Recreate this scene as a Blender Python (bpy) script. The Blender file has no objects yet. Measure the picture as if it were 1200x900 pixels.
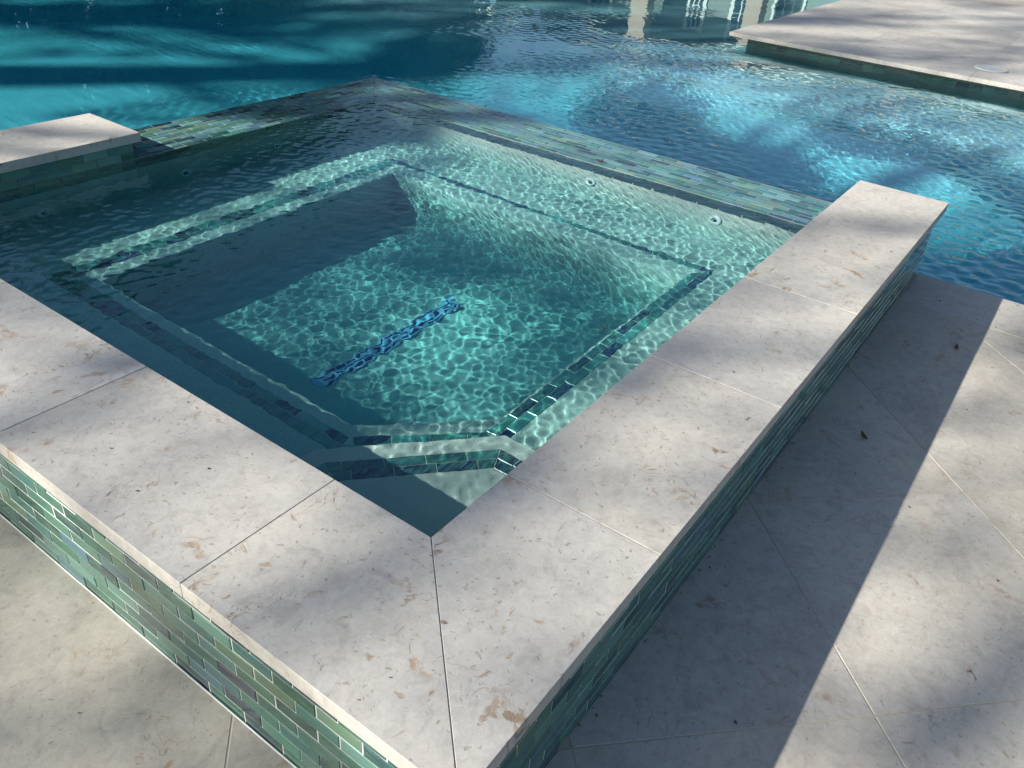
import bpy, math, random
import numpy as np
from mathutils import Vector, Matrix

random.seed(7)
rng = np.random.default_rng(7)
scene = bpy.context.scene
COL = scene.collection

# plan unit: one coping width; P() turns plan units into metres, deck level = 0
U = 0.345
DECK = 0.88
def P(x, y, z): return (x * U, y * U, (z + DECK) * U)

# ------------------------------------------------------------------ camera
R = [[0.5856214801405205, -0.8075499217517125, 0.07007571531442991],
     [-0.41405200608849957, -0.3723407866930142, -0.8306162018760026],
     [0.6968560957989209, 0.4574116990672957, -0.5524184277377562]]
cam_data = bpy.data.cameras.new('camera')
cam = bpy.data.objects.new('camera', cam_data)
COL.objects.link(cam)
cam_data.sensor_width = 36.0
cam_data.lens = 956.25 / 1200 * 36
cam_data.clip_start = 0.02
cam_data.clip_end = 3000
cx, cy, cz = P(-2.387753, -1.99012, 3.045361)
cam.matrix_world = Matrix(((R[0][0], -R[1][0], -R[2][0], cx),
                           (R[0][1], -R[1][1], -R[2][1], cy),
                           (R[0][2], -R[1][2], -R[2][2], cz),
                           (0, 0, 0, 1)))
scene.camera = cam

# ------------------------------------------------------------------ light
LIGHT = Vector((1.48, -1.02, -1.0)).normalized()        # direction the sunlight travels
ELEV = math.asin(-LIGHT.z)
AZ = math.atan2(-LIGHT.x, -LIGHT.y)                     # from +Y towards +X
world = bpy.data.worlds.new('World')
scene.world = world
world.use_nodes = True
wn = world.node_tree
wn.nodes.clear()
sky = wn.nodes.new('ShaderNodeTexSky')
sky.sky_type = 'NISHITA'
sky.sun_disc = False
sky.sun_elevation = ELEV
sky.sun_rotation = AZ
sky.air_density = 1.0
sky.dust_density = 1.4
sky.ozone_density = 2.2
bg = wn.nodes.new('ShaderNodeBackground')
bg.inputs['Strength'].default_value = 0.062
wo = wn.nodes.new('ShaderNodeOutputWorld')
wn.links.new(sky.outputs[0], bg.inputs[0])
wn.links.new(bg.outputs[0], wo.inputs[0])

sun_data = bpy.data.lights.new('sun', 'SUN')
sun_data.energy = 5.0
sun_data.angle = math.radians(0.53)
sun_data.color = (1.0, 0.945, 0.855)
sun = bpy.data.objects.new('sun', sun_data)
COL.objects.link(sun)
sun.rotation_euler = LIGHT.to_track_quat('-Z', 'Y').to_euler()
sun.location = (-8, 6, 9)
sun_data.cycles.is_caustics_light = True

scene.view_settings.view_transform = 'Standard'
scene.view_settings.look = 'None'
scene.view_settings.exposure = 1.25
scene.view_settings.gamma = 1.0
cy_ = scene.cycles
cy_.max_bounces = 10
cy_.diffuse_bounces = 3
cy_.glossy_bounces = 4
cy_.transmission_bounces = 8
cy_.caustics_refractive = True
cy_.caustics_reflective = False
cy_.sample_clamp_indirect = 3.0
cy_.sample_clamp_direct = 0.0
cy_.use_denoising = True

# ------------------------------------------------------------------ helpers
def link(o, parent=None):
    COL.objects.link(o)
    if parent is not None:
        o.parent = parent
    return o

def tag(o, label=None, cat=None, group=None, kind=None):
    if label: o['label'] = label
    if cat: o['category'] = cat
    if group: o['group'] = group
    if kind: o['kind'] = kind
    return o

def mesh_from(name, verts, faces, mat=None, smooth=False):
    me = bpy.data.meshes.new(name)
    me.from_pydata([tuple(v) for v in verts], [], [tuple(f) for f in faces])
    if mat: me.materials.append(mat)
    if smooth:
        me.polygons.foreach_set('use_smooth', [True] * len(me.polygons))
    me.update()
    return me

def new_obj(name, me, parent=None, loc=(0, 0, 0), rot=None):
    o = bpy.data.objects.new(name, me)
    o.location = loc
    if rot is not None: o.rotation_euler = rot
    return link(o, parent)

def prism_geo(poly, z0, z1, ch=0.0):
    """solid under a convex polygon (metres), top edge chamfered by ch, no bottom hidden face left out"""
    n = len(poly)
    v = [(x, y, z0) for x, y in poly] + [(x, y, z1 - ch) for x, y in poly]
    f = [tuple(range(n - 1, -1, -1))]
    for i in range(n):
        j = (i + 1) % n
        f.append((i, j, n + j, n + i))
    if ch > 0:
        ins = inset(poly, ch)
        v += [(x, y, z1) for x, y in ins]
        for i in range(n):
            j = (i + 1) % n
            f.append((n + i, n + j, 2 * n + j, 2 * n + i))
        f.append(tuple(range(2 * n, 3 * n)))
    else:
        f.append(tuple(range(n, 2 * n)))
    return v, f

def inset(poly, d):
    """offset a convex ccw polygon inwards by d"""
    n = len(poly)
    out = []
    for i in range(n):
        p0, p1, p2 = Vector(poly[i - 1]), Vector(poly[i]), Vector(poly[(i + 1) % n])
        e1 = (p1 - p0).normalized(); e2 = (p2 - p1).normalized()
        n1 = Vector((-e1.y, e1.x)); n2 = Vector((-e2.y, e2.x))
        k = 1 + n1.dot(n2)
        o = (n1 + n2) / max(k, 0.15)
        out.append(tuple(p1 + o * d))
    return out

def clip(poly, a, b, c):
    """keep a*x + b*y <= c"""
    out = []
    n = len(poly)
    for i in range(n):
        p, q = poly[i], poly[(i + 1) % n]
        dp = a * p[0] + b * p[1] - c; dq = a * q[0] + b * q[1] - c
        if dp <= 0: out.append(p)
        if (dp < 0 < dq) or (dq < 0 < dp):
            t = dp / (dp - dq)
            out.append((p[0] + (q[0] - p[0]) * t, p[1] + (q[1] - p[1]) * t))
    return out

def area(poly):
    return 0.5 * sum(poly[i][0] * poly[(i + 1) % len(poly)][1] - poly[(i + 1) % len(poly)][0] * poly[i][1] for i in range(len(poly)))

def slab(name, poly, z0, z1, mat, parent=None, ch=0.0, smooth=False):
    """prism from a plan-unit polygon; the object's origin sits at the polygon's centre"""
    n = len(poly)
    mx = sum(p[0] for p in poly) / n; my = sum(p[1] for p in poly) / n
    loc = P(mx, my, z1)
    loc = Vector(loc) - (parent.matrix_basis.translation if parent is not None else Vector((0, 0, 0)))
    q = [((x - mx) * U, (y - my) * U) for x, y in poly]
    v, f = prism_geo(q, (z0 - z1) * U, 0.0, ch)
    return new_obj(name, mesh_from(name, v, f, mat, smooth), parent, loc)

def rect(x0, x1, y0, y1): return [(x0, y0), (x1, y0), (x1, y1), (x0, y1)]

# ------------------------------------------------------------------ node helpers
class NT:
    def __init__(self, name):
        self.m = bpy.data.materials.new(name)
        self.m.use_nodes = True
        self.t = self.m.node_tree
        self.t.nodes.clear()
        self.out = self.n('ShaderNodeOutputMaterial')
    def n(self, typ, **kw):
        nd = self.t.nodes.new(typ)
        for k, v in kw.items():
            if k.startswith('i_'):
                key = k[2:]
                key = int(key) if key.isdigit() else key.replace('_', ' ')
                self.set(nd.inputs[key], v)
            else: setattr(nd, k, v)
        return nd
    def set(self, sock, v):
        if isinstance(v, bpy.types.NodeSocket): self.t.links.new(v, sock)
        else: sock.default_value = v
    def math(self, op, a, b=None, c=None, clamp=False):
        nd = self.n('ShaderNodeMath', operation=op, use_clamp=clamp)
        self.set(nd.inputs[0], a)
        if b is not None: self.set(nd.inputs[1], b)
        if c is not None: self.set(nd.inputs[2], c)
        return nd.outputs[0]
    def vmath(self, op, a, b=None):
        nd = self.n('ShaderNodeVectorMath', operation=op)
        self.set(nd.inputs[0], a)
        if b is not None: self.set(nd.inputs[1], b)
        return nd.outputs[1] if op in ('LENGTH', 'DOT_PRODUCT') else nd.outputs[0]
    def mix(self, f, a, b, mode='MIX'):
        nd = self.n('ShaderNodeMix', data_type='RGBA', blend_type=mode)
        self.set(nd.inputs[0], f); self.set(nd.inputs[6], a); self.set(nd.inputs[7], b)
        return nd.outputs[2]
    def ramp(self, f, stops, interp='LINEAR'):
        nd = self.n('ShaderNodeValToRGB')
        cr = nd.color_ramp
        cr.interpolation = interp
        while len(cr.elements) < len(stops): cr.elements.new(0.5)
        for e, (p, c) in zip(cr.elements, stops):
            e.position = p
            e.color = (c[0], c[1], c[2], 1) if hasattr(c, '__len__') else (c, c, c, 1)
        self.set(nd.inputs[0], f)
        return nd.outputs[0]
    def noise(self, vec, scale, detail=3, rough=0.55, dist=0.0, out=0):
        nd = self.n('ShaderNodeTexNoise')
        self.set(nd.inputs['Vector'], vec)
        nd.inputs['Scale'].default_value = scale
        nd.inputs['Detail'].default_value = detail
        nd.inputs['Roughness'].default_value = rough
        nd.inputs['Distortion'].default_value = dist
        return nd.outputs[out]
    def smooth(self, x, a, b):
        nd = self.n('ShaderNodeMapRange', interpolation_type='SMOOTHSTEP')
        self.set(nd.inputs[0], x)
        nd.inputs[1].default_value = a; nd.inputs[2].default_value = b
        return nd.outputs[0]
    def bump(self, h, strength, dist, normal=None):
        nd = self.n('ShaderNodeBump')
        nd.inputs['Strength'].default_value = strength
        nd.inputs['Distance'].default_value = dist
        self.set(nd.inputs['Height'], h)
        if normal is not None: self.set(nd.inputs['Normal'], normal)
        return nd.outputs[0]
    def principled(self, **kw):
        b = self.n('ShaderNodeBsdfPrincipled')
        for k, v in kw.items(): self.set(b.inputs[k.replace('_', ' ')], v)
        self.t.links.new(b.outputs[0], self.out.inputs[0])
        return b

def obj_vec(t, world_space=False, jitter=True):
    tc = t.n('ShaderNodeTexCoord')
    v = tc.outputs['Object']
    if jitter:
        oi = t.n('ShaderNodeObjectInfo')
        r = t.n('ShaderNodeCombineXYZ')
        t.set(r.inputs[0], t.math('MULTIPLY', oi.outputs['Random'], 37.0))
        t.set(r.inputs[1], t.math('MULTIPLY', oi.outputs['Random'], 91.0))
        t.set(r.inputs[2], t.math('MULTIPLY', oi.outputs['Random'], 11.0))
        v = t.vmath('ADD', v, r.outputs[0])
    return v

def flecks(t, vec, scale, rmin, rmax, aspect, keep, seed, warp=0.42):
    """scattered shell fragments: one rotated, bent ellipse per cell of a 2D Voronoi, some cells empty"""
    w = t.noise(vec, scale * 1.7, 1, 0.5, out=1)
    v = t.vmath('ADD', vec, t.vmath('SCALE', t.vmath('SUBTRACT', w, (0.5, 0.5, 0.5)), None))
    sc = v.node.inputs[1].links[0].from_node
    sc.inputs['Scale'].default_value = warp / scale
    v = t.vmath('ADD', v, (seed, seed * 0.7, 0))
    vo = t.n('ShaderNodeTexVoronoi', voronoi_dimensions='2D', feature='F1')
    t.set(vo.inputs['Vector'], v)
    vo.inputs['Scale'].default_value = scale
    loc = t.vmath('SUBTRACT', v, vo.outputs['Position'])
    sep = t.n('ShaderNodeSeparateColor'); t.set(sep.inputs[0], vo.outputs['Color'])
    rot = t.n('ShaderNodeVectorRotate', rotation_type='Z_AXIS')
    t.set(rot.inputs['Vector'], loc)
    t.set(rot.inputs['Angle'], t.math('MULTIPLY', sep.outputs[0], 6.283))
    s = t.n('ShaderNodeSeparateXYZ'); t.set(s.inputs[0], rot.outputs[0])
    yy = t.math('MULTIPLY', s.outputs[1], aspect)
    d = t.math('SQRT', t.math('ADD', t.math('MULTIPLY', s.outputs[0], s.outputs[0]), t.math('MULTIPLY', yy, yy)))
    rad = t.math('MULTIPLY_ADD', sep.outputs[1], (rmax - rmin) / scale, rmin / scale)
    m = t.smooth(t.math('DIVIDE', d, rad), 1.0, 0.55)
    k = t.math('LESS_THAN', sep.outputs[2], keep)
    return t.math('MULTIPLY', m, k), sep.outputs[1]

def stone_mat(name, base, warm, dark, fleck_amt=1.0, rough=0.62):
    t = NT(name)
    v = obj_vec(t)
    big = t.noise(v, 3.2, 4, 0.6, 0.6)
    mid = t.noise(v, 14, 5, 0.65, 1.2)
    fine = t.noise(v, 160, 3, 0.7)
    cloud = t.noise(v, 7.5, 4, 0.55, 2.2)
    c = t.mix(t.smooth(big, 0.35, 0.68), base, warm)
    c = t.mix(t.math('MULTIPLY', t.smooth(mid, 0.5, 0.72), 0.55), c, dark)
    c = t.mix(t.math('MULTIPLY', t.smooth(cloud, 0.56, 0.66), 0.35), c, (base[0] * 1.14, base[1] * 1.15, base[2] * 1.17, 1))
    c = t.mix(0.22, c, t.ramp(fine, [(0.3, 0.35), (0.5, 0.5), (0.7, 0.62)]), 'OVERLAY')
    veil = t.noise(v, 1.7, 5, 0.62, 1.0)
    c = t.mix(t.math('MULTIPLY', t.smooth(veil, 0.42, 0.70), 0.45), c, dark)
    mot = t.noise(v, 38, 4, 0.7, 0.8)
    c = t.mix(0.34, c, t.ramp(mot, [(0.28, 0.30), (0.5, 0.5), (0.72, 0.66)]), 'OVERLAY')
    # shell fragments gathered in drifts
    drift = t.smooth(t.noise(v, 3.6, 3, 0.55, 0.8), 0.44, 0.60)
    drift2 = t.smooth(t.noise(t.vmath('ADD', v, (3.1, 8.2, 0)), 4.4, 3, 0.55, 0.8), 0.46, 0.62)
    f1, r1 = flecks(t, v, 9, 0.10, 0.50, 3.2, 0.55, 1.3, 0.85)
    f2, r2 = flecks(t, v, 26, 0.08, 0.50, 4.0, 0.52, 5.1, 0.85)
    f3, r3 = flecks(t, v, 62, 0.06, 0.38, 2.2, 0.22, 9.7, 0.7)
    f4, r4 = flecks(t, v, 7, 0.08, 0.26, 1.6, 0.28, 2.9, 0.6)
    f5, r5 = flecks(t, v, 19, 0.10, 0.50, 7.0, 0.40, 7.7, 0.9)
    br = t.noise(v, 70, 3, 0.65, 0.5)
    edge = t.smooth(br, 0.38, 0.56)
    brown = t.ramp(t.noise(v, 17, 1), [(0.33, (0.27, 0.195, 0.13)), (0.52, (0.36, 0.29, 0.215)), (0.70, (0.15, 0.11, 0.085))])
    m1 = t.math('MULTIPLY', t.math('MULTIPLY', f1, edge), t.math('MULTIPLY', drift, 0.95 * fleck_amt))
    m2 = t.math('MULTIPLY', t.math('MULTIPLY', f2, edge), t.math('MULTIPLY', drift2, 0.85 * fleck_amt))
    m3 = t.math('MULTIPLY', f3, 0.42 * fleck_amt)
    m4 = t.math('MULTIPLY', t.math('MULTIPLY', f4, edge), t.math('MULTIPLY', drift, 0.5 * fleck_amt))
    m5 = t.math('MULTIPLY', f5, t.math('MULTIPLY', drift, 0.75 * fleck_amt))
    c = t.mix(m4, c, (0.31, 0.25, 0.185, 1))
    c = t.mix(m1, c, brown)
    c = t.mix(m5, c, brown)
    c = t.mix(m2, c, brown)
    c = t.mix(m3, c, (0.20, 0.15, 0.11, 1))
    # pale shell casts and curved hairlines
    w1, q1 = flecks(t, v, 9, 0.10, 0.30, 1.3, 0.35, 4.2, 0.5)
    c = t.mix(t.math('MULTIPLY', w1, 0.30), c, (base[0] * 1.2, base[1] * 1.22, base[2] * 1.25, 1))
    hl = t.noise(v, 8, 3, 0.5, 3.0)
    line = t.smooth(t.math('ABSOLUTE', t.math('SUBTRACT', hl, 0.5)), 0.010, 0.002)
    line = t.math('MULTIPLY', line, t.math('MULTIPLY', drift, t.smooth(t.noise(v, 11, 1), 0.48, 0.60)))
    c = t.mix(t.math('MULTIPLY', line, 0.75 * fleck_amt), c, (0.27, 0.19, 0.12, 1))
    oi = t.n('ShaderNodeObjectInfo')
    hs = t.n('ShaderNodeHueSaturation')
    t.set(hs.inputs['Value'], t.math('MULTIPLY_ADD', t.math('FRACT', t.math('MULTIPLY', oi.outputs['Random'], 13.7)), 0.13, 0.935))
    t.set(hs.inputs['Saturation'], t.math('MULTIPLY_ADD', t.math('FRACT', t.math('MULTIPLY', oi.outputs['Random'], 29.3)), 0.3, 0.80))
    t.set(hs.inputs['Color'], c)
    c = hs.outputs[0]
    pits = t.smooth(t.noise(v, 95, 2, 0.5, 0.5), 0.33, 0.27)
    c = t.mix(t.math('MULTIPLY', pits, 0.38), c, (0.16, 0.13, 0.11, 1))
    h = t.math('SUBTRACT', t.math('MULTIPLY', fine, 0.35), t.math('ADD', t.math('MULTIPLY', pits, 0.9), t.math('MULTIPLY', m1, 0.5)))
    h = t.math('ADD', h, t.math('MULTIPLY', mid, 0.6))
    t.principled(Base_Color=c, Roughness=t.math('MULTIPLY_ADD', mid, 0.2, rough - 0.1), Normal=t.bump(h, 0.35, 0.0016),
                 Specular_IOR_Level=0.35)
    return t.m

def simple_mat(name, col, rough=0.6, noise_scale=30, amt=0.25, bump=0.2, metallic=0.0, spec=0.5):
    t = NT(name)
    v = obj_vec(t, jitter=False)
    nz = t.noise(v, noise_scale, 4, 0.6, 0.4)
    dk = tuple(c * (1 - amt) for c in col) + (1,)
    lt = tuple(min(1, c * (1 + amt)) for c in col) + (1,)
    c = t.mix(nz, dk, lt)
    t.principled(Base_Color=c, Roughness=rough, Metallic=metallic, Specular_IOR_Level=spec,
                 Normal=t.bump(nz, bump, 0.003))
    return t.m

TILE_STOPS = [(0.00, (0.006, 0.010, 0.045)), (0.06, (0.012, 0.050, 0.060)), (0.14, (0.012, 0.075, 0.050)),
              (0.26, (0.040, 0.150, 0.130)), (0.42, (0.075, 0.215, 0.165)), (0.58, (0.038, 0.150, 0.095)),
              (0.70, (0.115, 0.255, 0.205)), (0.82, (0.055, 0.150, 0.175)), (0.92, (0.120, 0.215, 0.125))]
def tile_mat(name, stops, rough=0.16, gain=1.0):
    t = NT(name)
    tc = t.n('ShaderNodeTexCoord')
    oi = t.n('ShaderNodeObjectInfo')
    off = t.n('ShaderNodeCombineXYZ')
    t.set(off.inputs[0], t.math('MULTIPLY', oi.outputs['Random'], 53.0))
    t.set(off.inputs[2], t.math('MULTIPLY', oi.outputs['Random'], 17.0))
    v = t.vmath('ADD', tc.outputs['Object'], off.outputs[0])
    base = t.ramp(oi.outputs['Random'], [(p, tuple(k * gain for k in c)) for p, c in stops], 'CONSTANT')
    r2 = t.math('FRACT', t.math('MULTIPLY', oi.outputs['Random'], 71.37))
    hsv = t.n('ShaderNodeHueSaturation')
    t.set(hsv.inputs['Hue'], t.math('MULTIPLY_ADD', r2, 0.04, 0.48))
    t.set(hsv.inputs['Value'], t.math('MULTIPLY_ADD', t.math('FRACT', t.math('MULTIPLY', r2, 9.1)), 0.6, 0.72))
    t.set(hsv.inputs['Color'], base)
    mp = t.n('ShaderNodeMapping'); t.set(mp.inputs[0], v); mp.inputs['Scale'].default_value = (0.55, 2.2, 2.2)
    streak = t.noise(mp.outputs[0], 22, 4, 0.6, 1.4)
    c = t.mix(t.smooth(streak, 0.36, 0.72), hsv.outputs[0], (0.10 * gain, 0.24 * gain, 0.17 * gain, 1))
    c2 = t.mix(0.62, hsv.outputs[0], c)
    spk = t.noise(v, 240, 2, 0.7)
    c2 = t.mix(0.25, c2, t.ramp(spk, [(0.3, 0.3), (0.7, 0.7)]), 'OVERLAY')
    b = t.principled(Base_Color=c2, Roughness=rough, Normal=t.bump(t.noise(v, 55, 2), 0.12, 0.002), Specular_IOR_Level=0.55)
    b.inputs['Coat Weight'].default_value = 0.2
    b.inputs['Coat Roughness'].default_value = max(0.06, rough)
    return t.m

M = {}
M['coping'] = stone_mat('shell limestone', (0.415, 0.40, 0.365, 1), (0.45, 0.43, 0.38, 1), (0.29, 0.28, 0.26, 1), 1.35)
M['paver'] = stone_mat('paver limestone', (0.38, 0.36, 0.315, 1), (0.41, 0.385, 0.325, 1), (0.27, 0.25, 0.22, 1), 1.0, 0.68)
M['grout'] = simple_mat('pale grout', (0.58, 0.60, 0.56), 0.8, 80, 0.15)
M['stone_joint'] = simple_mat('coping joint mortar', (0.25, 0.235, 0.21), 0.9, 120, 0.3)
M['wet_grout'] = simple_mat('wet grout', (0.17, 0.19, 0.175), 0.5, 80, 0.25)
M['joint'] = simple_mat('stone joint mortar', (0.40, 0.35, 0.27), 0.9, 120, 0.3)
M['tile'] = tile_mat('sea glass tile', TILE_STOPS, 0.10, 0.80)
M['wet_tile'] = tile_mat('wet glass tile', [(p, (c[0], c[1] * 0.92, c[2] * 1.22)) for p, c in TILE_STOPS], 0.15, 0.85)
M['trim_tile'] = tile_mat('bench trim tile', [(0.0, (0.005, 0.008, 0.045)), (0.18, (0.02, 0.08, 0.085)), (0.42, (0.045, 0.16, 0.15)), (0.70, (0.07, 0.21, 0.19)), (0.93, (0.01, 0.02, 0.07))], 0.2, 0.9)
M['white_plastic'] = simple_mat('white plastic', (0.46, 0.48, 0.47), 0.35, 40, 0.06, 0.05)
M['slot'] = simple_mat('navy slot', (0.012, 0.02, 0.10), 0.4, 40, 0.2, 0.05)
M['drain'] = simple_mat('blue drain cover', (0.22, 0.32, 0.43), 0.35, 40, 0.1, 0.05)
M['dark_plastic'] = simple_mat('dark plastic', (0.02, 0.02, 0.025), 0.4, 40, 0.2, 0.05)

def plaster_mat(name, base, pale, dark):
    t = NT(name)
    v = obj_vec(t, jitter=False)
    cl = t.noise(v, 3.0, 4, 0.6, 0.8)
    gr = t.noise(v, 420, 2, 0.8)
    c = t.mix(t.smooth(cl, 0.3, 0.7), dark, pale)
    c = t.mix(0.5, c, base)
    c = t.mix(0.55, c, t.ramp(gr, [(0.32, 0.18), (0.5, 0.5), (0.68, 0.82)]), 'OVERLAY')
    t.principled(Base_Color=c, Roughness=0.75, Normal=t.bump(gr, 0.25, 0.002), Specular_IOR_Level=0.2)
    return t.m
M['plaster'] = plaster_mat('spa plaster', (0.325, 0.345, 0.305, 1), (0.365, 0.38, 0.335, 1), (0.275, 0.30, 0.27, 1))
M['pool_plaster'] = plaster_mat('pool plaster', (0.30, 0.385, 0.43, 1), (0.34, 0.425, 0.465, 1), (0.26, 0.34, 0.385, 1))

def water_mat(name):
    t = NT(name)
    b = t.principled(Base_Color=(1, 1, 1, 1), Roughness=0.0, IOR=1.10)
    b.inputs['Transmission Weight'].default_value = 1.0
    b.inputs['Coat Weight'].default_value = 1.0
    b.inputs['Coat Roughness'].default_value = 0.0
    b.inputs['Coat IOR'].default_value = 1.33
    return t.m
def water_volume_mat(name, absorb, density):
    t = NT(name)
    a = t.n('ShaderNodeVolumeAbsorption')
    a.inputs['Color'].default_value = absorb + (1,)
    a.inputs['Density'].default_value = density
    t.t.links.new(a.outputs[0], t.out.inputs['Volume'])
    return t.m
M['water'] = water_mat('clear water')
M['spa_body'] = water_volume_mat('spa water body', (0.01, 0.855, 0.905), 1.9)
M['pool_body'] = water_volume_mat('pool water body', (0.005, 0.845, 0.905), 1.15)

# ------------------------------------------------------------------ water surfaces
def ripple(X, Y, seed, lmin, lmax, n, slope):
    """height in metres of a random sum of small waves"""
    r = np.random.default_rng(seed)
    H = np.zeros_like(X)
    for i in range(n):
        lam = lmin * (lmax / lmin) ** r.random()
        th = r.random() * 2 * math.pi
        k = 2 * math.pi / lam
        ph = r.random() * 2 * math.pi
        a = slope / k * math.sqrt(2.0 / n)
        arg = k * (math.cos(th) * X + math.sin(th) * Y) + ph
        H += a * np.sin(arg + 0.35 * np.sin(arg * 0.31 + 1.7 * i))
    return H

def water_body(name, xs, ys, keep, hfun, level, mat):
    """rippled water surface over the kept cells of a grid (plan units); it runs on a little inside the walls"""
    nx, ny = len(xs), len(ys)
    X, Y = np.meshgrid(np.array(xs), np.array(ys), indexing='ij')
    H = hfun(X * U, Y * U)
    co = np.stack([X * U, Y * U, (level + DECK) * U + H], -1).reshape(-1, 3)
    xc = 0.5 * (X[:-1, :-1] + X[1:, 1:]); yc = 0.5 * (Y[:-1, :-1] + Y[1:, 1:])
    K = keep(xc, yc)
    idx = np.arange(nx * ny).reshape(nx, ny)
    q = np.stack([idx[:-1, :-1], idx[1:, :-1], idx[1:, 1:], idx[:-1, 1:]], -1)[K]
    used = np.unique(q)
    remap = -np.ones(nx * ny, int); remap[used] = np.arange(len(used))
    q = remap[q]; co = co[used]
    allv = co.astype(np.float32)
    allf = q.astype(np.int32)
    me = bpy.data.meshes.new(name)
    me.vertices.add(len(allv)); me.vertices.foreach_set('co', allv.ravel())
    me.loops.add(allf.size); me.loops.foreach_set('vertex_index', allf.ravel())
    me.polygons.add(len(allf))
    me.polygons.foreach_set('loop_start', np.arange(0, allf.size, 4, dtype=np.int32))
    sm = np.ones(len(allf), bool)
    me.polygons.foreach_set('use_smooth', sm)
    me.update(calc_edges=True); me.validate()
    me.materials.append(mat)
    o = new_obj(name, me)
    o.cycles.is_caustics_caster = True
    return tag(o, kind='structure')

SPA_W, POOL_W = -0.30, -1.20
X1, Y1 = 6.62, 6.77                    # inner faces of the far walls of the spa
SPILL_X, SPILL_Y = 7.62, 7.74
def spa_height(x, y):
    env = np.clip(0.95 + ripple(x, y, 9, 0.25, 1.1, 14, 2.2), 0.35, 1.5)
    return env * ((ripple(x, y, 3, 0.025, 0.060, 30, 0.027) + ripple(x, y, 6, 0.06, 0.12, 12, 0.017)) + ripple(x, y, 4, 0.15, 0.5, 8, 0.006))
g = np.arange(-0.90, 7.55, 0.0132)
g2 = np.arange(-0.90, 7.65, 0.0132)
spa_water = water_body('spa_water', g, g2, lambda x, y: np.ones_like(x, bool), spa_height, SPA_W, M['water'])

PX0, PX1, PY0, PY1 = -16.0, 36.0, -14.0, 40.0
PLAT_X, PLAT_Y = 20.76, 7.05
def pool_keep(x, y):
    spa_side = ((x < 6.72) & (y < 6.85) & (y > -0.80)) | ((x < 2.5) & (y < -0.7)) | ((x < 2.5) & (y < 6.85))
    plat = (x > PLAT_X + 0.55) & (y < PLAT_Y - 0.45)
    return ~(spa_side | plat)
def pool_height(x, y):
    xu, yu = x / U, y / U
    a = 1 / (1 + np.exp(-(xu * 0.62 - yu * 0.78 - 0.2) / 1.5))        # breeze roughens the open side
    a = 0.10 + 0.90 * a
    far = 1 / (1 + np.exp((xu - 18.5) / 1.2))
    a = a * (0.10 + 0.90 * far)
    gust = np.clip(0.75 + ripple(x, y, 21, 0.8, 2.5, 10, 3.0), 0.15, 1.6)
    return a * gust * ripple(x, y, 11, 0.045, 0.13, 30, 0.125) + (0.4 + 0.6 * a) * ripple(x, y, 12, 0.3, 0.9, 8, 0.007)
def axis(*st):
    a = []
    for i in range(0, len(st) - 2, 2): a += list(np.arange(st[i], st[i + 2], st[i + 1]))
    a.append(st[-1])
    out = [a[0]]
    for v in a[1:]:
        if v - out[-1] > 1e-3: out.append(v)
    return out
pool_water = water_body('pool_water', axis(PX0, 0.4, 0.0, 0.10, 7.0, 0.042, 16.0, 0.065, 26.0, 0.3, PX1), axis(PY0, 0.4, -4.0, 0.042, 9.0, 0.065, 17.0, 0.3, PY1),
           pool_keep, pool_height, POOL_W, M['water'])
def water_volume(poly, z0, z1, mat, parent):
    v, f = prism_geo([(x * U, y * U) for x, y in poly], (z0 + DECK) * U, (z1 + DECK) * U)
    return new_obj('water_body', mesh_from('water_body', v, f, mat), parent)
# the tinted body of each pool rises a hair above the ripples so that light leaves it on the way out
water_volume(rect(-0.055, 6.655, -0.055, 6.805), -2.1, SPA_W + 0.02, M['spa_body'], spa_water)
water_volume([(PX0, 7.70), (7.70, 7.70), (7.70, PY0), (PLAT_X + 0.56, PY0), (PLAT_X + 0.56, PLAT_Y - 0.46), (PX1, PLAT_Y - 0.46), (PX1, PY1), (PX0, PY1)],
             -3.7, POOL_W + 0.06, M['pool_body'], pool_water)

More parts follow.
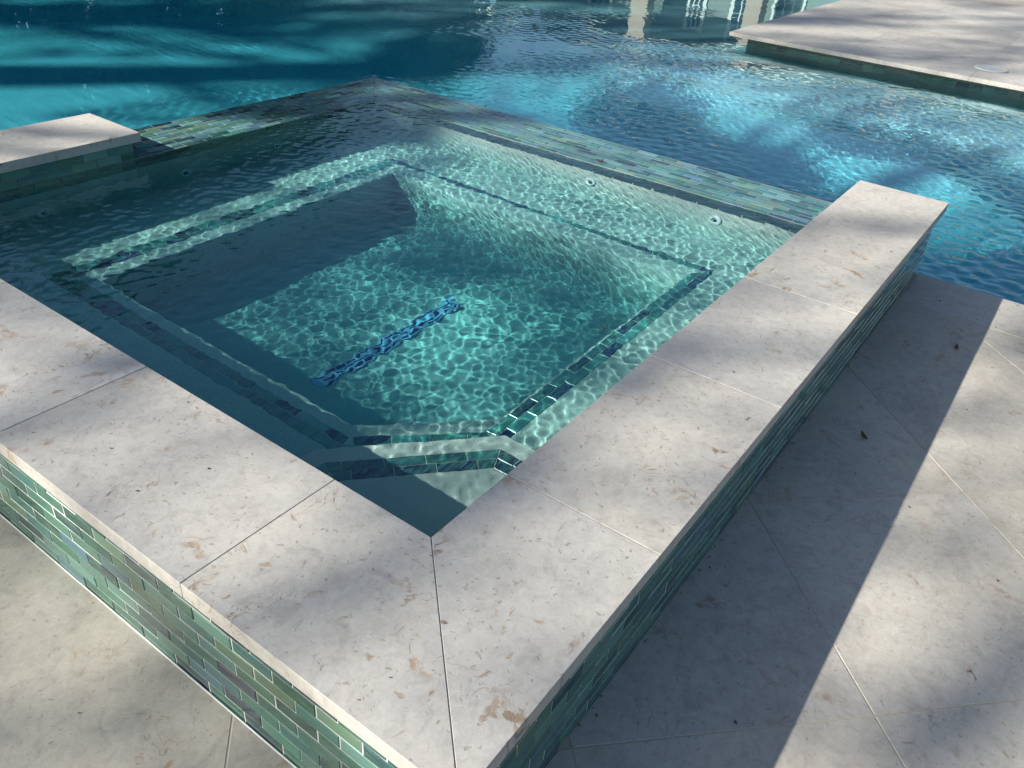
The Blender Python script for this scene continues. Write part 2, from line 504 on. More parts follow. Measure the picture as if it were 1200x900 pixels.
# ------------------------------------------------------------------ pool basin, ground, deck bed
def quad_strip(loops_a, loops_b): pass
def basin_mesh(name, quads, mat):
    v = []; f = []
    for qd in quads:
        i = len(v); v += [P(*p) for p in qd]; f.append(tuple(range(i, i + len(qd))))
    o = new_obj(name, mesh_from(name, v, f, mat))
    o.cycles.is_caustics_receiver = True
    return tag(o, kind='structure')
FLOOR, SHELF, SHELF_X = -3.5, -1.9, 17.6
B = 0.06
basin_mesh('pool_basin', [
    # floor: beside the spa, in front of it, and the shallow shelf towards the platform
    [(PX0 - B, 7.6, FLOOR), (7.6, 7.6, FLOOR), (7.6, PY1 + B, FLOOR), (PX0 - B, PY1 + B, FLOOR)],
    [(7.6, PY0 - B, FLOOR), (14.2, PY0 - B, FLOOR), (14.2, PY1 + B, FLOOR), (7.6, PY1 + B, FLOOR)],
    [(14.2, PY0 - B, FLOOR), (SHELF_X, PY0 - B, SHELF), (SHELF_X, PY1 + B, SHELF), (14.2, PY1 + B, FLOOR)],
    [(SHELF_X, PY0 - B, SHELF), (PX1 + B, PY0 - B, SHELF), (PX1 + B, PY1 + B, SHELF), (SHELF_X, PY1 + B, SHELF)],
    # sides
    [(PX0 - B, 7.6, FLOOR), (PX0 - B, PY1 + B, FLOOR), (PX0 - B, PY1 + B, -0.95), (PX0 - B, 7.6, -0.95)],
    [(PX0 - B, PY1 + B, FLOOR), (PX1 + B, PY1 + B, FLOOR), (PX1 + B, PY1 + B, -0.95), (PX0 - B, PY1 + B, -0.95)],
    [(PX1 + B, PY1 + B, FLOOR), (PX1 + B, PY0 - B, FLOOR), (PX1 + B, PY0 - B, -0.95), (PX1 + B, PY1 + B, -0.95)],
    [(PX1 + B, PY0 - B, FLOOR), (7.6, PY0 - B, FLOOR), (7.6, PY0 - B, -0.95), (PX1 + B, PY0 - B, -0.95)],
    [(7.69, PY0 - B, FLOOR), (7.69, -0.94, FLOOR), (7.69, -0.94, -0.95), (7.69, PY0 - B, -0.95)],
    [(7.69, -0.94, FLOOR), (7.69, 7.69, FLOOR), (7.69, 7.69, -0.9), (7.69, -0.94, -0.9)],
    [(7.69, 7.69, FLOOR), (PX0 - B, 7.69, FLOOR), (PX0 - B, 7.69, -0.9), (7.69, 7.69, -0.9)],
], M['pool_plaster'])

M['lawn'] = simple_mat('lawn', (0.045, 0.085, 0.022), 0.9, 9, 0.5, 0.8)
BIG = 1500.0
def ground_ring():
    z = -0.96
    hx0, hx1, hy0, hy1 = PX0 - B, PX1 + B, PY0 - B, PY1 + B
    v = [P(-BIG, -BIG, z), P(BIG, -BIG, z), P(BIG, BIG, z), P(-BIG, BIG, z),
         P(hx0, hy0, z), P(hx1, hy0, z), P(hx1, hy1, z), P(hx0, hy1, z)]
    f = [(0, 1, 5, 4), (1, 2, 6, 5), (2, 3, 7, 6), (3, 0, 4, 7)]
    return tag(new_obj('ground', mesh_from('ground', v, f, M['lawn'])), kind='structure')
ground_ring()

deck = slab('deck', rect(PX0 - 8, 7.68, PY0 - 8, -0.90), -1.6, -0.8835, M['joint'])
tag(deck, kind='structure')
deck_b = slab('deck', rect(PX0 - 8, -0.92, -0.899, 7.68), -1.6, -0.8835, M['joint'])
tag(deck_b, kind='structure')

# diagonal pavers cut against the walls and the border course
CELL = 2.47; GAP = 0.0045
def pavers(parent, x0, x1, y0, y1, view):
    for iu in range(-14, 15):
        for iv in range(-14, 15):
            u0 = -1.01 + CELL * iu; s0 = 3.45 + CELL * iv
            pts = []
            for (u, s) in ((u0 + GAP, s0 + GAP), (u0 + CELL - GAP, s0 + GAP), (u0 + CELL - GAP, s0 + CELL - GAP), (u0 + GAP, s0 + CELL - GAP)):
                pts.append(((u + s) / 2, (u - s) / 2))
            if area(pts) < 0: pts = pts[::-1]
            for a, b, c in ((1, 0, x1), (-1, 0, -x0), (0, 1, y1), (0, -1, -y0)):
                pts = clip(pts, a, b, c)
                if len(pts) < 3: break
            if len(pts) < 3 or area(pts) < 0.03: continue
            clean = [pts[i] for i in range(len(pts)) if math.dist(pts[i], pts[i - 1]) > 0.02]
            if len(clean) < 3: continue
            slab('paver', clean, -0.98, -DECK + random.uniform(-0.0015, 0.0015), M['paver'], parent, 0.0012)
pavers(deck, -6.0, 6.815, -7.5, -0.945, None)
pavers(deck_b, -6.0, -0.965, -0.94, 6.0, None)
for k in range(4):
    ya = -0.95 - 1.95 * k
    slab('border_paver', rect(6.835, 7.76, ya - 1.94, ya), -0.98, -DECK, M['paver'], deck, 0.006)

# ------------------------------------------------------------------ glass tiles
TL, TH, TG = 0.2905, 0.0965, 0.0085     # pitch along, pitch across, joint (plan units)
tile_cache = {}
def tile_mesh(l, h, mat, depth=0.024):
    key = (round(l, 3), round(h, 3), mat.name)
    if key not in tile_cache:
        L, H = l * U / 2, h * U / 2
        v, f = prism_geo([(-L, -H), (L, -H), (L, H), (-L, H)], -depth * U, 0.0, 0.0011)
        tile_cache[key] = mesh_from('tile', v, f, mat)
    return tile_cache[key]
def tile_at(parent, origin, ex, ey, n, l, h, mat):
    """tile centred at origin (plan units) with in-plane axes ex, ey and outward normal n"""
    o = bpy.data.objects.new('tile', tile_mesh(l, h, mat))
    ex, ey, n = Vector(ex), Vector(ey), Vector(n)
    jit = random.uniform(-0.0010, 0.0006)
    p = Vector(P(*origin)) + n * jit
    tilt = Matrix.Rotation(random.gauss(0, 0.013), 4, 'X') @ Matrix.Rotation(random.gauss(0, 0.004), 4, 'Y')
    m = Matrix((( ex.x, ey.x, n.x, p.x), (ex.y, ey.y, n.y, p.y), (ex.z, ey.z, n.z, p.z), (0, 0, 0, 1))) @ tilt
    COL.objects.link(o)
    o.parent = parent
    o.matrix_basis = Matrix.Translation(-parent.matrix_basis.translation) @ m
    return o
def tile_field(parent, org, ex, ey, n, length, rows, mat, phase=0.0, stag=0.5, mitre=None):
    """running-bond field: origin = corner (plan units), along ex for length, rows stacked along ey;
    mitre = extra length gained per unit across, for a field that ends on a diagonal"""
    ex, ey = Vector(ex), Vector(ey)
    for r in range(rows):
        e0 = length + (mitre or 0) * TH * r
        e1 = length + (mitre or 0) * TH * (r + 1)
        offs = (r % 2) * TL * stag + phase + random.uniform(-0.004, 0.004)
        s = -((-offs) % TL)
        while s < e1 - 0.03:
            b0, b1 = max(s, 0.0), min(s + TL, e0)
            if s + TL > e0 and mitre:
                f0, f1 = min(s + TL, e0), min(s + TL, e1)
                g0 = TG / 2
                q = [(b0 + g0, r * TH + g0), (max(f0 - g0, b0 + g0 + 0.004), r * TH + g0), (f1 - g0, (r + 1) * TH - g0), (b0 + g0, (r + 1) * TH - g0)]
                q = [Vector(org) + ex * a_ + ey * b_ for a_, b_ in q]
                q = [(p.x, p.y) for p in q]
                if area(q) < 0: q = q[::-1]
                slab('tile', q, org[2] - 0.024, org[2], mat, parent, 0.0008)
            elif b1 - b0 > 0.05:
                c = Vector(org) + ex * ((b0 + b1) / 2) + ey * ((r + 0.5) * TH)
                tile_at(parent, c, ex, ey, n, b1 - b0 - TG, TH - TG, mat)
            s += TL

# ------------------------------------------------------------------ raised spa walls
def coping(parent, poly, z1=0.0, th=0.1):
    return slab('coping_stone', poly, z1 - th, z1 + random.uniform(-0.0012, 0.0012), M['coping'], parent, 0.0007)
J = 0.0026
def mortar_top(o):
    o.data.materials.append(M['stone_joint'])
    o.data.polygons[len(o.data.polygons) - 1].material_index = 1
# near left wall (x from -1 to 0), runs along y
wl = slab('raised_spa_wall', rect(-0.9605, -0.04, -0.9405, 6.70), -3.2, -0.0032, M['grout'])
mortar_top(wl)
tag(wl, 'low raised spa wall in sunlit pale green glass tile, pale stone coping, along the near left side', 'wall')
ks = [None, 0.71, 2.46, 4.23, 6.0, 6.72]
coping(wl, [(-1, -1 + J * 1.4), (0, J * 1.4), (0, 0.71 - J), (-1, 0.71 - J)])
for a, b in zip(ks[1:], ks[2:]):
    coping(wl, rect(-1, 0, a + J, b - J))
tile_field(wl, (-0.965, 6.0, -0.885), (0, -1, 0), (0, 0, 1), (-1, 0, 0), 6.965, 8, M['tile'], phase=0.05)
slab('sealant', rect(-0.975, -0.966, -0.9, 6.0), -0.9, -0.8735, M['grout'], wl, 0.001)
# near right wall (y from -1 to 0), runs along x
wr = slab('raised_spa_wall', rect(-0.0392, 7.70, -0.9405, -0.04), -3.2, -0.0032, M['grout'])
mortar_top(wr)
tag(wr, 'low raised spa wall in shaded dark teal glass tile, long stone coping reaching over the pool, right side', 'wall')
js = [None, 0.671, 2.445, 4.22, 5.99, 7.765]
coping(wr, [(-1 + J * 1.4, -1), (0.671 - J, -1), (0.671 - J, 0), (J * 1.4, 0)])
for a, b, ja, jb in ((js[1], js[2], J, J), (js[2], js[3], J, 0.0012), (js[3], js[5], 0.0012, 0)):
    coping(wr, rect(a + ja, b - jb, -1, 0))
tile_field(wr, (-0.965, -0.945, -0.885), (1, 0, 0), (0, 0, 1), (0, -1, 0), 8.665, 8, M['tile'], phase=0.03)
# far left: stone-topped block, then the wet overflow wall
bl = slab('raised_spa_block', rect(-6, 2.687, Y1 + 0.006, 7.69), -3.2, -0.0032, M['wet_grout'])
mortar_top(bl)
tag(bl, 'stone-topped block of dark tile at the far left corner, standing between spa and pool', 'wall')
for a, b in ((-6, -4.6), (-4.6, -2.8), (-2.8, -1.0), (-1.0, 0.86), (0.86, 2.785)):
    coping(bl, rect(a + J, b - J, 6.731, 7.731))
tile_field(bl, (2.690, Y1, -0.105), (-1, 0, 0), (0, 0, -1), (0, -1, 0), 6.6, 4, M['tile'], phase=0.02)
tile_field(bl, (2.692, Y1 + 0.02, -0.105), (0, 1, 0), (0, 0, -1), (1, 0, 0), 0.92, 2, M['tile'], phase=0.1)

ov1 = slab('overflow_wall', rect(2.689, SPILL_X - 0.01, Y1 + 0.006, SPILL_Y - 0.01), -3.2, -0.2955, M['wet_grout'])
tag(ov1, 'wet overflow wall of dark glass tile running from the stone block to the far corner of the spa', 'wall')
tile_field(ov1, (2.69, Y1 + 0.005, SPA_W + 0.008), (1, 0, 0), (0, 1, 0), (0, 0, 1), X1 - 2.69, 10, M['wet_tile'], phase=0.11, mitre=(SPILL_X - X1) / (SPILL_Y - Y1))
tile_field(ov1, (X1, Y1, SPA_W + 0.002), (-1, 0, 0), (0, 0, -1), (0, -1, 0), X1 - 2.68, 2, M['wet_tile'], phase=0.0)
ov2 = slab('overflow_wall', rect(X1 + 0.006, SPILL_X - 0.01, -0.03, Y1 + 0.004), -3.2, -0.2955, M['wet_grout'])
tag(ov2, 'wet overflow wall of blue green glass tile running from the far corner of the spa to the long coping', 'wall')
tile_field(ov2, (X1 + 0.005, 0.0, SPA_W + 0.008), (0, 1, 0), (1, 0, 0), (0, 0, 1), Y1, 10, M['wet_tile'], phase=0.07, mitre=(SPILL_Y - Y1) / (SPILL_X - X1))
tile_field(ov2, (X1, 0.0, SPA_W + 0.002), (0, 1, 0), (0, 0, -1), (-1, 0, 0), Y1, 2, M['wet_tile'], phase=0.2)

# ------------------------------------------------------------------ spa basin: walls, bench, footwell, entry step
def poly5(xl, yl, xr, yr, c):
    return [(c - yl, yl), (xr, yl), (xr, yr), (xl, yr), (xl, c - xl)]
BENCH, SFLOOR = -0.994, -1.75
rim = poly5(1.22, 1.02, 5.363, 5.247, 3.06)
def off(p, d): return inset(p, d)
def ring(poly, z): return [P(x, y, z) for x, y in poly]
v, f = [], []
def add_ring(poly, z):
    i = len(v); v.extend(ring(poly, z)); return list(range(i, i + len(poly)))
def bridge(a, b):
    n = len(a)
    for i in range(n):
        f.append((a[i], a[(i + 1) % n], b[(i + 1) % n], b[i]))
# bench top as five fans around the footwell, split so that every quad is planar
outer = [(3.06 - 1.02, -0.035), (X1 + 0.003, -0.035), (X1 + 0.003, Y1 + 0.003), (-0.035, Y1 + 0.003), (-0.035, 3.06 - 1.22)]
o_hi = add_ring(outer, -0.12); o_lo = add_ring(outer, BENCH)
cor = len(v); v.append(P(-0.035, -0.035, BENCH)); cort = len(v); v.append(P(-0.035, -0.035, -0.12))
n = 5
for i in range(n):
    j = (i + 1) % n
    if i == 4:
        f.append((o_hi[4], cort, cor, o_lo[4])); f.append((cort, o_hi[0], o_lo[0], cor))
    elif i in (1, 2):
        h0 = len(v); v.append(P(*outer[i], -0.45)); v.append(P(*outer[j], -0.45))
        f.append((h0, h0 + 1, o_lo[j], o_lo[i]))
    else:
        f.append((o_hi[i], o_hi[j], o_lo[j], o_lo[i]))
r0 = add_ring(off(rim, -0.03), BENCH); r1 = add_ring(off(rim, -0.008), BENCH - 0.008); r2 = add_ring(rim, BENCH - 0.03)
for i in range(n):
    j = (i + 1) % n
    if i == 4: f.append((o_lo[4], cor, o_lo[0], r0[0], r0[4]))
    else: f.append((o_lo[i], o_lo[j], r0[j], r0[i]))
prev = r2
bridge(r0, r1); bridge(r1, r2)
for k in range(7):
    a = k / 6 * math.pi / 2
    d = 0.04 + 0.22 * (1 - math.cos(a)); z = SFLOOR + 0.20 * (1 - math.sin(a))
    nx_ = add_ring(off(rim, d), z); bridge(prev, nx_); prev = nx_
f.append(tuple(prev))
basin = new_obj('spa_basin', mesh_from('spa_basin', v, f, M['plaster']))
basin.cycles.is_caustics_receiver = True
tag(basin, 'square plaster spa basin with a submerged bench around a deeper footwell, inside the raised walls', 'spa')
# entry step in the near corner
STEP = -0.68
sp = [(-0.034, -0.034), (1.66, -0.034), (1.66, 0.68), (0.62, 1.62), (-0.034, 1.62)]
step = slab('entry_step', sp, BENCH - 0.02, STEP, M['plaster'], basin, 0.012)
step.cycles.is_caustics_receiver = True

def trim_row(polyA, polyB, z, sides, parent, phase):
    """one row of tiles between two concentric polygons, cut to the mitres"""
    n = len(polyA)
    for i in sides:
        j = (i + 1) % n
        A0, A1, B0, B1 = (Vector(p) for p in (polyA[i], polyA[j], polyB[i], polyB[j]))
        e = (A1 - A0).normalized(); nn = Vector((-e.y, e.x))
        w = (B0 - A0).dot(nn); L = (A1 - A0).length
        s = -1.0 + phase + (random.random() * 0.1)
        while s < L + 1.0:
            q = [A0 + e * (s + TG / 2), A0 + e * (s + TL - TG / 2), A0 + e * (s + TL - TG / 2) + nn * w, A0 + e * (s + TG / 2) + nn * w]
            q = [(p.x, p.y) for p in q]
            if w < 0: q = q[::-1]
            for (m0, m1, sg) in ((A0, B0, 1), (A1, B1, -1)):
                d = (m1 - m0); nv = Vector((-d.y, d.x)).normalized()
                if nv.dot(e) * sg > 0: nv = -nv
                q = clip(q, nv.x, nv.y, nv.dot(m0) - TG * 0.5)
                if len(q) < 3: break
            if len(q) >= 3:
                q = [q[k] for k in range(len(q)) if math.dist(q[k], q[k - 1]) > 0.012]
                if len(q) >= 3 and area(q) > 0.004:
                    o = slab('tile', q, z - 0.02, z + 0.005, M['trim_tile'], parent, 0.0009)
                    o.cycles.is_caustics_receiver = True
            s += TL
bA = poly5(0.89, 0.80, 5.745, 5.63, 2.56)
bB = poly5(0.985, 0.895, 5.65, 5.535, 2.69)
bC = poly5(1.08, 0.985, 5.555, 5.44, 2.82)
bB2, bC2 = off(bB, TG), bC
trim_row(bA, bB, BENCH, range(5), basin, 0.0)
trim_row(bB2, bC2, BENCH, (0, 2, 3, 4), basin, 0.145)
sA = off(sp, 0.19); sB = off(sp, 0.285); sB2 = off(sp, 0.29); sC = off(sp, 0.385)
trim_row(sA, sB, STEP, (1, 2, 3), basin, 0.05)
trim_row(sB2, sC, STEP, (1, 2, 3), basin, 0.19)

# jets: flange, eyeball and dark throat, set in the walls
def lathe(profile, seg=20):
    v, f = [], []
    for r, z in profile:
        for s in range(seg):
            a = 2 * math.pi * s / seg
            v.append((r * math.cos(a), r * math.sin(a), z))
    for i in range(len(profile) - 1):
        for s in range(seg):
            t2 = (s + 1) % seg
            f.append((i * seg + s, i * seg + t2, (i + 1) * seg + t2, (i + 1) * seg + s))
    f.append(tuple((len(profile) - 1) * seg + s for s in range(seg)))
    return v, f
jet_v = lathe([(0.027, 0.0), (0.027, 0.003), (0.025, 0.005), (0.015, 0.006), (0.013, 0.003), (0.010, 0.001)])
thr_v = lathe([(0.0085, 0.0015), (0.0075, 0.004), (0.005, 0.005), (0.004, 0.002)])
jet_me = mesh_from('jet', *jet_v, M['white_plastic'], True); thr_me = mesh_from('nozzle', *thr_v, M['dark_plastic'], True)
for (px, py, pz, axis_) in ((1.53, Y1, -0.83, 'y'), (3.30, Y1, -0.83, 'y'), (4.74, Y1, -0.79, 'y'),
                            (X1, 2.98, -0.70, 'x'), (X1, 1.23, -0.69, 'x')):
    rot = (math.pi / 2, 0, 0) if axis_ == 'y' else (0, -math.pi / 2, 0)
    jo = new_obj('jet', jet_me, basin, P(px, py, pz), rot)
    no = new_obj('nozzle', thr_me, jo)
    jo.cycles.is_caustics_receiver = True; no.cycles.is_caustics_receiver = True

# long floor drain with slotted dark cover
dr = slab('floor_drain', rect(1.97, 4.08, 2.99, 3.19), SFLOOR - 0.02, SFLOOR + 0.012, M['drain'], basin, 0.002)
dr.cycles.is_caustics_receiver = True
for r in range(3):
    for k in range(15):
        x0 = 2.00 + k * 0.136 + (0.05 if r == 1 else 0)
        if x0 + 0.11 > 4.07: continue
        so = slab('slot', rect(x0, x0 + 0.112, 3.015 + r * 0.062, 3.015 + r * 0.062 + 0.024), SFLOOR, SFLOOR + 0.017, M['slot'], dr, 0.0008)
        so.cycles.is_caustics_receiver = True

# ------------------------------------------------------------------ far stone platform
pf = slab('stone_platform', rect(PLAT_X + 0.455, 36.0, -14, PLAT_Y - 0.40), -5.0, -0.8835, M['wet_grout'])
tag(pf, 'large pale stone platform with overhanging edge, across the pool at top right', 'platform')
for ix in range(5):
    for iy in range(7):
        x0 = PLAT_X + ix * 3.1; y1 = PLAT_Y - iy * 3.1
        slab('platform_stone', rect(x0 + 0.0015, x0 + 3.0985, y1 - 3.0985, y1 - 0.0015), -0.98, -DECK, M['coping'], pf, 0.0012)
for k in range(60):
    if k in (13, 14, 23, 31): continue
    y = 6.5 - k * TL
    if y < -8: break
    tile_at(pf, (PLAT_X + 0.44, y, -1.17), (0, -1, 0), (0, 0, 1), (-1, 0, 0), TL - TG, TH * 1.1, M['tile'])
lid = new_obj('skimmer_lid', mesh_from('skimmer_lid', *lathe([(0.135, 0.0), (0.135, 0.006), (0.129, 0.009), (0.115, 0.009), (0.112, 0.0075), (0.0, 0.0078)], 32), M['white_plastic'], False), None, P(22.3, 0.62, -DECK + 0.002))
tag(lid, 'round white skimmer lid set near the edge of the far stone platform', 'lid')

# ------------------------------------------------------------------ house beyond the pool, seen as a reflection in the water
patio = tag(slab('patio', rect(36.07, 74.9, -22, 56), -1.3, -0.90, M['paver']), kind='structure')
M['stucco'] = simple_mat('grey green stucco', (0.13, 0.15, 0.135), 0.85, 12, 0.12, 0.3)
M['brick'] = simple_mat('buff stone veneer', (0.28, 0.205, 0.155), 0.8, 18, 0.35, 0.6)
M['trim'] = simple_mat('white trim paint', (0.42, 0.42, 0.40), 0.5, 20, 0.06, 0.1)
M['pane'] = simple_mat('dark window glass', (0.02, 0.03, 0.04), 0.05, 5, 0.3, 0.02)
M['roofing'] = simple_mat('grey roof shingle', (0.10, 0.09, 0.085), 0.9, 30, 0.4, 0.6)
HX, EAVE = 75.0, 9.4
house = slab('house', rect(HX, HX + 24, -20, 55), -0.92, EAVE, M['stucco'])
tag(house, 'low grey house with buff stone columns, mirrored in the pool at the top', 'house')
HC = Vector(P(HX + 12, 17.5, EAVE))
def hbox(name, x0, x1, y0, y1, z0, z1, mat, parent, ch=0.004):
    o = slab(name, rect(x0, x1, y0, y1), z0, z1, mat, None, ch)
    o.parent = parent
    base = HC if parent is house else HC + parent.location
    o.location = o.location - base
    return o
hbox('porch_roof', HX - 4, HX + 25, -22, 57, EAVE, EAVE + 0.9, M['trim'], house)
def gable():
    x0, x1, y0, y1 = HX - 4.8, HX + 26, -23, 58
    z0, z1 = EAVE + 0.91, EAVE + 3.2
    xm = (x0 + x1) / 2
    vv = [P(x0, y0, z0), P(x1, y0, z0), P(x1, y1, z0), P(x0, y1, z0), P(xm, y0 + 10, z1), P(xm, y1 - 10, z1)]
    ff = [(0, 3, 2, 1), (0, 1, 4), (1, 2, 5, 4), (2, 3, 5), (3, 0, 4, 5)]
    o = new_obj('roof', mesh_from('roof', vv, ff, M['roofing']), house)
    o.location = -HC
gable()
for yc, hw in ((36.0, 0.85), (25.2, 0.7), (47.5, 0.7), (12.0, 0.8)):
    hbox('column', HX - 3.6, HX - 2.2, yc - hw, yc + hw, -0.9, EAVE, M['brick'], house)
for ya, yb in ((26.0, 28.3), (22.2, 24.4), (31.2, 32.6), (41.0, 43.2)):
    w = hbox('window', HX - 0.14, HX - 0.002, ya - 0.3, yb + 0.3, 0.4, 8.2, M['trim'], house)
    wy = (yb - ya) / 3; hz = 7.2 / 4
    for k in range(3):
        for r_ in range(4):
            hbox('pane', HX - 0.17, HX - 0.143, ya + k * wy + 0.07, ya + (k + 1) * wy - 0.07, 0.7 + r_ * hz + 0.07, 0.7 + (r_ + 1) * hz - 0.07, M['pane'], w, 0.0)

# ------------------------------------------------------------------ trees
def leaf_mat(name, c1, c2):
    t = NT(name)
    g_ = t.n('ShaderNodeNewGeometry')
    c = t.ramp(g_.outputs['Random Per Island'], [(0.0, c1), (1.0, c2)])
    d = t.n('ShaderNodeBsdfDiffuse'); t.set(d.inputs[0], c)
    tr = t.n('ShaderNodeBsdfTranslucent'); t.set(tr.inputs[0], c)
    mx = t.n('ShaderNodeMixShader'); mx.inputs[0].default_value = 0.3
    t.t.links.new(d.outputs[0], mx.inputs[1]); t.t.links.new(tr.outputs[0], mx.inputs[2])
    t.t.links.new(mx.outputs[0], t.out.inputs[0])
    return t.m
M['leaf'] = leaf_mat('leaf green', (0.030, 0.062, 0.018), (0.075, 0.115, 0.035))
M['bark'] = simple_mat('bark', (0.13, 0.10, 0.075), 0.9, 14, 0.4, 0.8)
def limb(v, f, a, b, ra, rb, seg=7):
    a, b = Vector(a), Vector(b)
    d = (b - a).normalized(); u = d.orthogonal().normalized(); w = d.cross(u)
    i = len(v)
    for p, r in ((a, ra), (b, rb)):
        for s in range(seg):
            t_ = 2 * math.pi * s / seg
            v.append(p + (u * math.cos(t_) + w * math.sin(t_)) * r)
    for s in range(seg):
        s2 = (s + 1) % seg
        f.append((i + s, i + s2, i + seg + s2, i + seg + s))
def tree(x, y, height, rad, crown_h, clumps, leaves, size, label, seed, spread=0.55, mat='leaf'):
    """x, y in metres"""
    rr = random.Random(seed); nr = np.random.default_rng(seed)
    z0 = (-0.96 + DECK) * U
    root = bpy.data.objects.new('tree', None); COL.objects.link(root); root.location = (x, y, z0)
    tag(root, label, 'tree', 'trees around the pool')
    v, f = [], []
    base = height - crown_h
    limb(v, f, (0, 0, 0), (0.1, 0.05, base), 0.022 * height, 0.016 * height, 9)
    limb(v, f, (0.1, 0.05, base), (0.0, 0.2, height - 0.3 * crown_h), 0.016 * height, 0.005 * height, 9)
    cl = []
    for k in range(clumps):
        while True:
            p = Vector((rr.uniform(-1, 1), rr.uniform(-1, 1), rr.uniform(-1, 1)))
            if 0.12 < p.length < 1: break
        c = Vector((p.x * rad, p.y * rad, base + crown_h * (0.5 + 0.5 * p.z)))
        cl.append((c, rr.uniform(0.6, 1.25) * spread))
        if k % 3 == 0:
            st = Vector((0.05, 0.1, base + (c.z - base) * 0.35))
            mid = st.lerp(c, 0.55) + Vector((0, 0, 0.15 * crown_h * 0.3))
            limb(v, f, st, mid, 0.0055 * height, 0.003 * height, 6)
            limb(v, f, mid, c, 0.003 * height, 0.001 * height, 5)
    new_obj('trunk', mesh_from('trunk', v, f, M['bark'], True), root)
    per = leaves // clumps
    C_ = np.array([c for c, s in cl]); S_ = np.array([s for c, s in cl])
    idx = np.repeat(np.arange(clumps), per)
    pos = C_[idx] + nr.normal(0, 0.5, (len(idx), 3)) * S_[idx][:, None] * np.array([1, 1, 0.75])
    a = nr.normal(0, 1, (len(idx), 3)); a /= np.linalg.norm(a, axis=1)[:, None]
    b = np.cross(a, nr.normal(0, 1, (len(idx), 3))); b /= np.linalg.norm(b, axis=1)[:, None]
    s = size * nr.uniform(0.6, 1.3, len(idx))[:, None]
    q = np.stack([pos - a * s, pos + b * s * 0.45, pos + a * s, pos - b * s * 0.45], 1).reshape(-1, 3).astype(np.float32)
    nf = len(idx)
    me = bpy.data.meshes.new('crown')
    me.vertices.add(len(q)); me.vertices.foreach_set('co', q.ravel())
    me.loops.add(nf * 4); me.loops.foreach_set('vertex_index', np.arange(nf * 4, dtype=np.int32))
    me.polygons.add(nf); me.polygons.foreach_set('loop_start', np.arange(0, nf * 4, 4, dtype=np.int32))
    me.update(calc_edges=True)
    me.materials.append(M[mat])
    new_obj('crown', me, root)
    return root
TREES = True
if TREES:
    # upwind of the sun: thin crowns that dapple the stone
    tsun = -LIGHT
    def toward(dist, side):
        h = Vector((tsun.x, tsun.y)).normalized(); s = Vector((-h.y, h.x))
        p = Vector((1.6, 1.2)) + h * dist + s * side
        return p.x, p.y
    k = 0
    for dist, side, hgt, nl, lb in (
            (17.0, -1.2, 14.0, 900, 'airy tall tree towards the sun, level with the spa, its thin crown dappling the coping'),
            (18.0, 4.2, 14.5, 1150, 'open-crowned tree towards the sun, dappling the near paving'),
            (20.0, 9.8, 15.5, 950, 'outermost thin tree towards the sun on the paving side'),
            (24.0, 3.5, 17.5, 400, 'tall slender tree behind the airy ones towards the sun'),
            (27.0, -6.9, 21.0, 3900, 'full-crowned tree towards the sun, shading the far left of the pool'),
            (25.0, -4.6, 19.5, 1600, 'tallest tree towards the sun, dappling the far stone platform')):
        tx, ty = toward(dist, side)
        tree(tx, ty, hgt, *((4.6, 9.5, 110) if k == 4 else (3.6, 7.5, 60)), int(nl * 1.0), 0.12, lb, (161, 111, 112, 113, 114, 115)[k], 0.9 if k == 4 else 0.7)
        k += 1
    # across the pool: dark trees mirrored in the spa and at the top left
    rows = [(4.3, 18.0, 7.6), (7.8, 18.2, 9.0), (10.9, 18.8, 8.8), (13.6, 18.0, 8.3), (17.2, 19.0, 6.3), (20.6, 18.2, 6.2)]
    lab = ['round dark tree at the left end of the row beyond the pool', 'tallest dark tree beyond the pool, mirrored at the left of the spa',
           'broad dark tree beyond the pool, second tallest of the row', 'dark tree beyond the pool, mirrored above the overflow wall',
           'lower dark tree beyond the pool, past the gap in the row', 'lowest bushy tree of the row beyond the pool, nearest the house']
    for i, (tx, ty, hh) in enumerate(rows):
        tree(tx, ty, hh, 2.2, hh * 0.88, 130, 15000, 0.13, lab[i], 200 + i, 0.75)

# ------------------------------------------------------------------ small litter
M['dead_leaf'] = simple_mat('dead leaf', (0.10, 0.055, 0.03), 0.7, 200, 0.4, 0.5)
def leaf(x, y, z, l, w, rz, label):
    vv, ff = [], []
    n_ = 7
    for i in range(n_):
        t_ = i / (n_ - 1); r_ = w * math.sin(math.pi * min(0.98, 0.04 + t_ * 0.94)) ** 0.8
        zc = 0.006 * (2 * t_ - 1) ** 2
        vv += [(l * (t_ - 0.5), -r_, zc + 0.004), (l * (t_ - 0.5), 0, zc), (l * (t_ - 0.5), r_, zc + 0.004)]
    for i in range(n_ - 1):
        for k2 in range(2):
            a = i * 3 + k2
            ff.append((a, a + 3, a + 4, a + 1))
    o = new_obj('fallen_leaf', mesh_from('fallen_leaf', vv, ff, M['dead_leaf'], True), None, P(x, y, z), (0, 0, rz))
    md = o.modifiers.new('thickness', 'SOLIDIFY'); md.thickness = 0.0008
    return tag(o, label, 'leaf')
leaf(6.10, -1.71, -DECK + 0.004, 0.030, 0.006, 0.2, 'small dark leaf lying on the shaded deck paving beside the raised wall')
leaf(6.76, 2.96, SPA_W + 0.01, 0.032, 0.009, 1.9, 'small brown leaf stuck on the wet overflow tiles at the back of the spa')
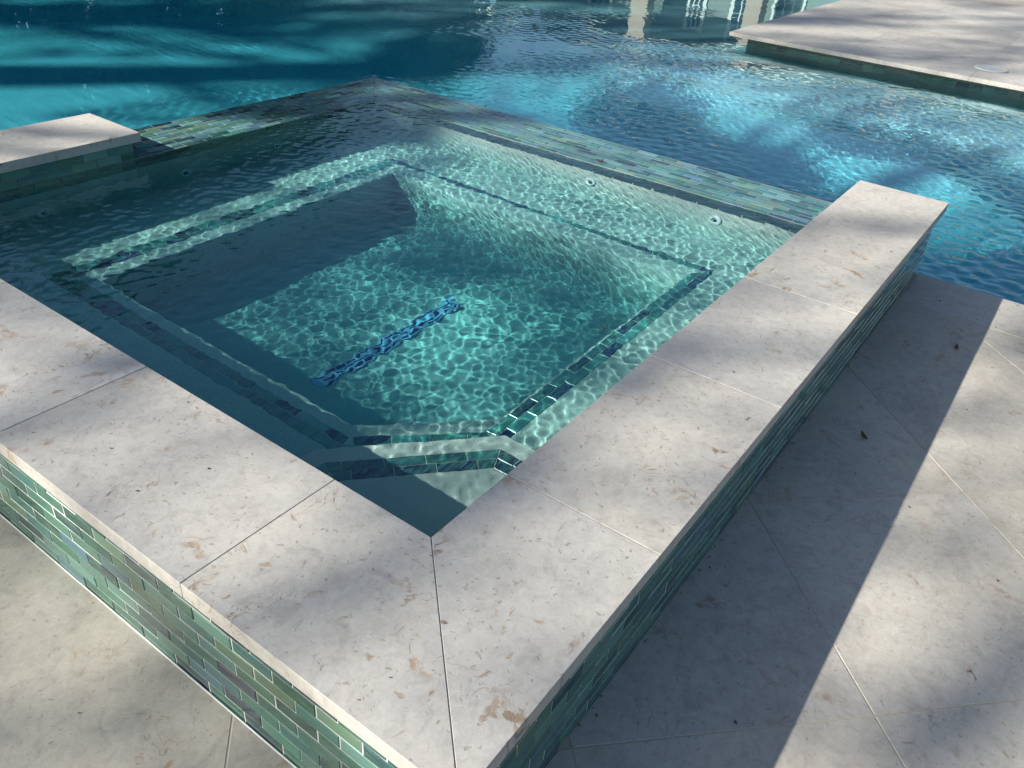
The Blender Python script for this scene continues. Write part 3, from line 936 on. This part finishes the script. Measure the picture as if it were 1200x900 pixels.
leaf(3.89, -1.41, -DECK + 0.004, 0.034, 0.006, 0.75, 'longer dark leaf lying in the shade of the raised wall, beside a paver joint')
lf = leaf(3.82, 1.10, BENCH + 0.008, 0.030, 0.008, 0.8, 'brown leaf sunk on the spa bench near the long coping')
lf.cycles.is_caustics_receiver = True

# bits of leaf and grit lying about
v, f = [], []
lr = random.Random(5)
def bit(x, y, z, l, w, a):
    c_, s_ = math.cos(a), math.sin(a)
    px, py, pz = P(x, y, z)
    i = len(v)
    for (a_, b_, h_) in ((-l, 0, 0.0004), (0, -w, 0.0002), (l, 0, 0.0006), (0, w, 0.0002), (0, 0, 0.0016 + w * 0.4)):
        v.append((px + a_ * c_ - b_ * s_, py + a_ * s_ + b_ * c_, pz + h_))
    f.extend([(i, i + 1, i + 4), (i + 1, i + 2, i + 4), (i + 2, i + 3, i + 4), (i + 3, i, i + 4)])
for k in range(150):
    which = lr.random()
    l_ = 0.0012 + 0.006 * lr.random() ** 3; w_ = l_ * lr.uniform(0.2, 0.7)
    if which < 0.55: bit(lr.uniform(-0.6, 7.4), lr.uniform(-4.0, -1.02), -DECK + 0.003, l_, w_, lr.uniform(0, 6.3))
    elif which < 0.70: bit(lr.uniform(-3.2, -1.02), lr.uniform(-0.5, 4.0), -DECK + 0.003, l_, w_, lr.uniform(0, 6.3))
    elif which < 0.85: bit(lr.uniform(-0.9, 7.6), lr.uniform(-0.96, -0.04), 0.003, l_ * 0.7, w_ * 0.7, lr.uniform(0, 6.3))
    else: bit(lr.uniform(-0.96, -0.04), lr.uniform(-0.5, 4.0), 0.003, l_ * 0.7, w_ * 0.7, lr.uniform(0, 6.3))
for k in range(110):                         # gathered along the foot of the wall
    l_ = 0.001 + 0.0035 * lr.random() ** 2
    bit(lr.uniform(-0.9, 7.6), -0.955 - abs(lr.gauss(0, 0.03)), -DECK + 0.003, l_, l_ * 0.5, lr.uniform(0, 6.3))
tag(new_obj('leaf_litter', mesh_from('leaf_litter', v, f, M['dead_leaf'])), kind='stuff')
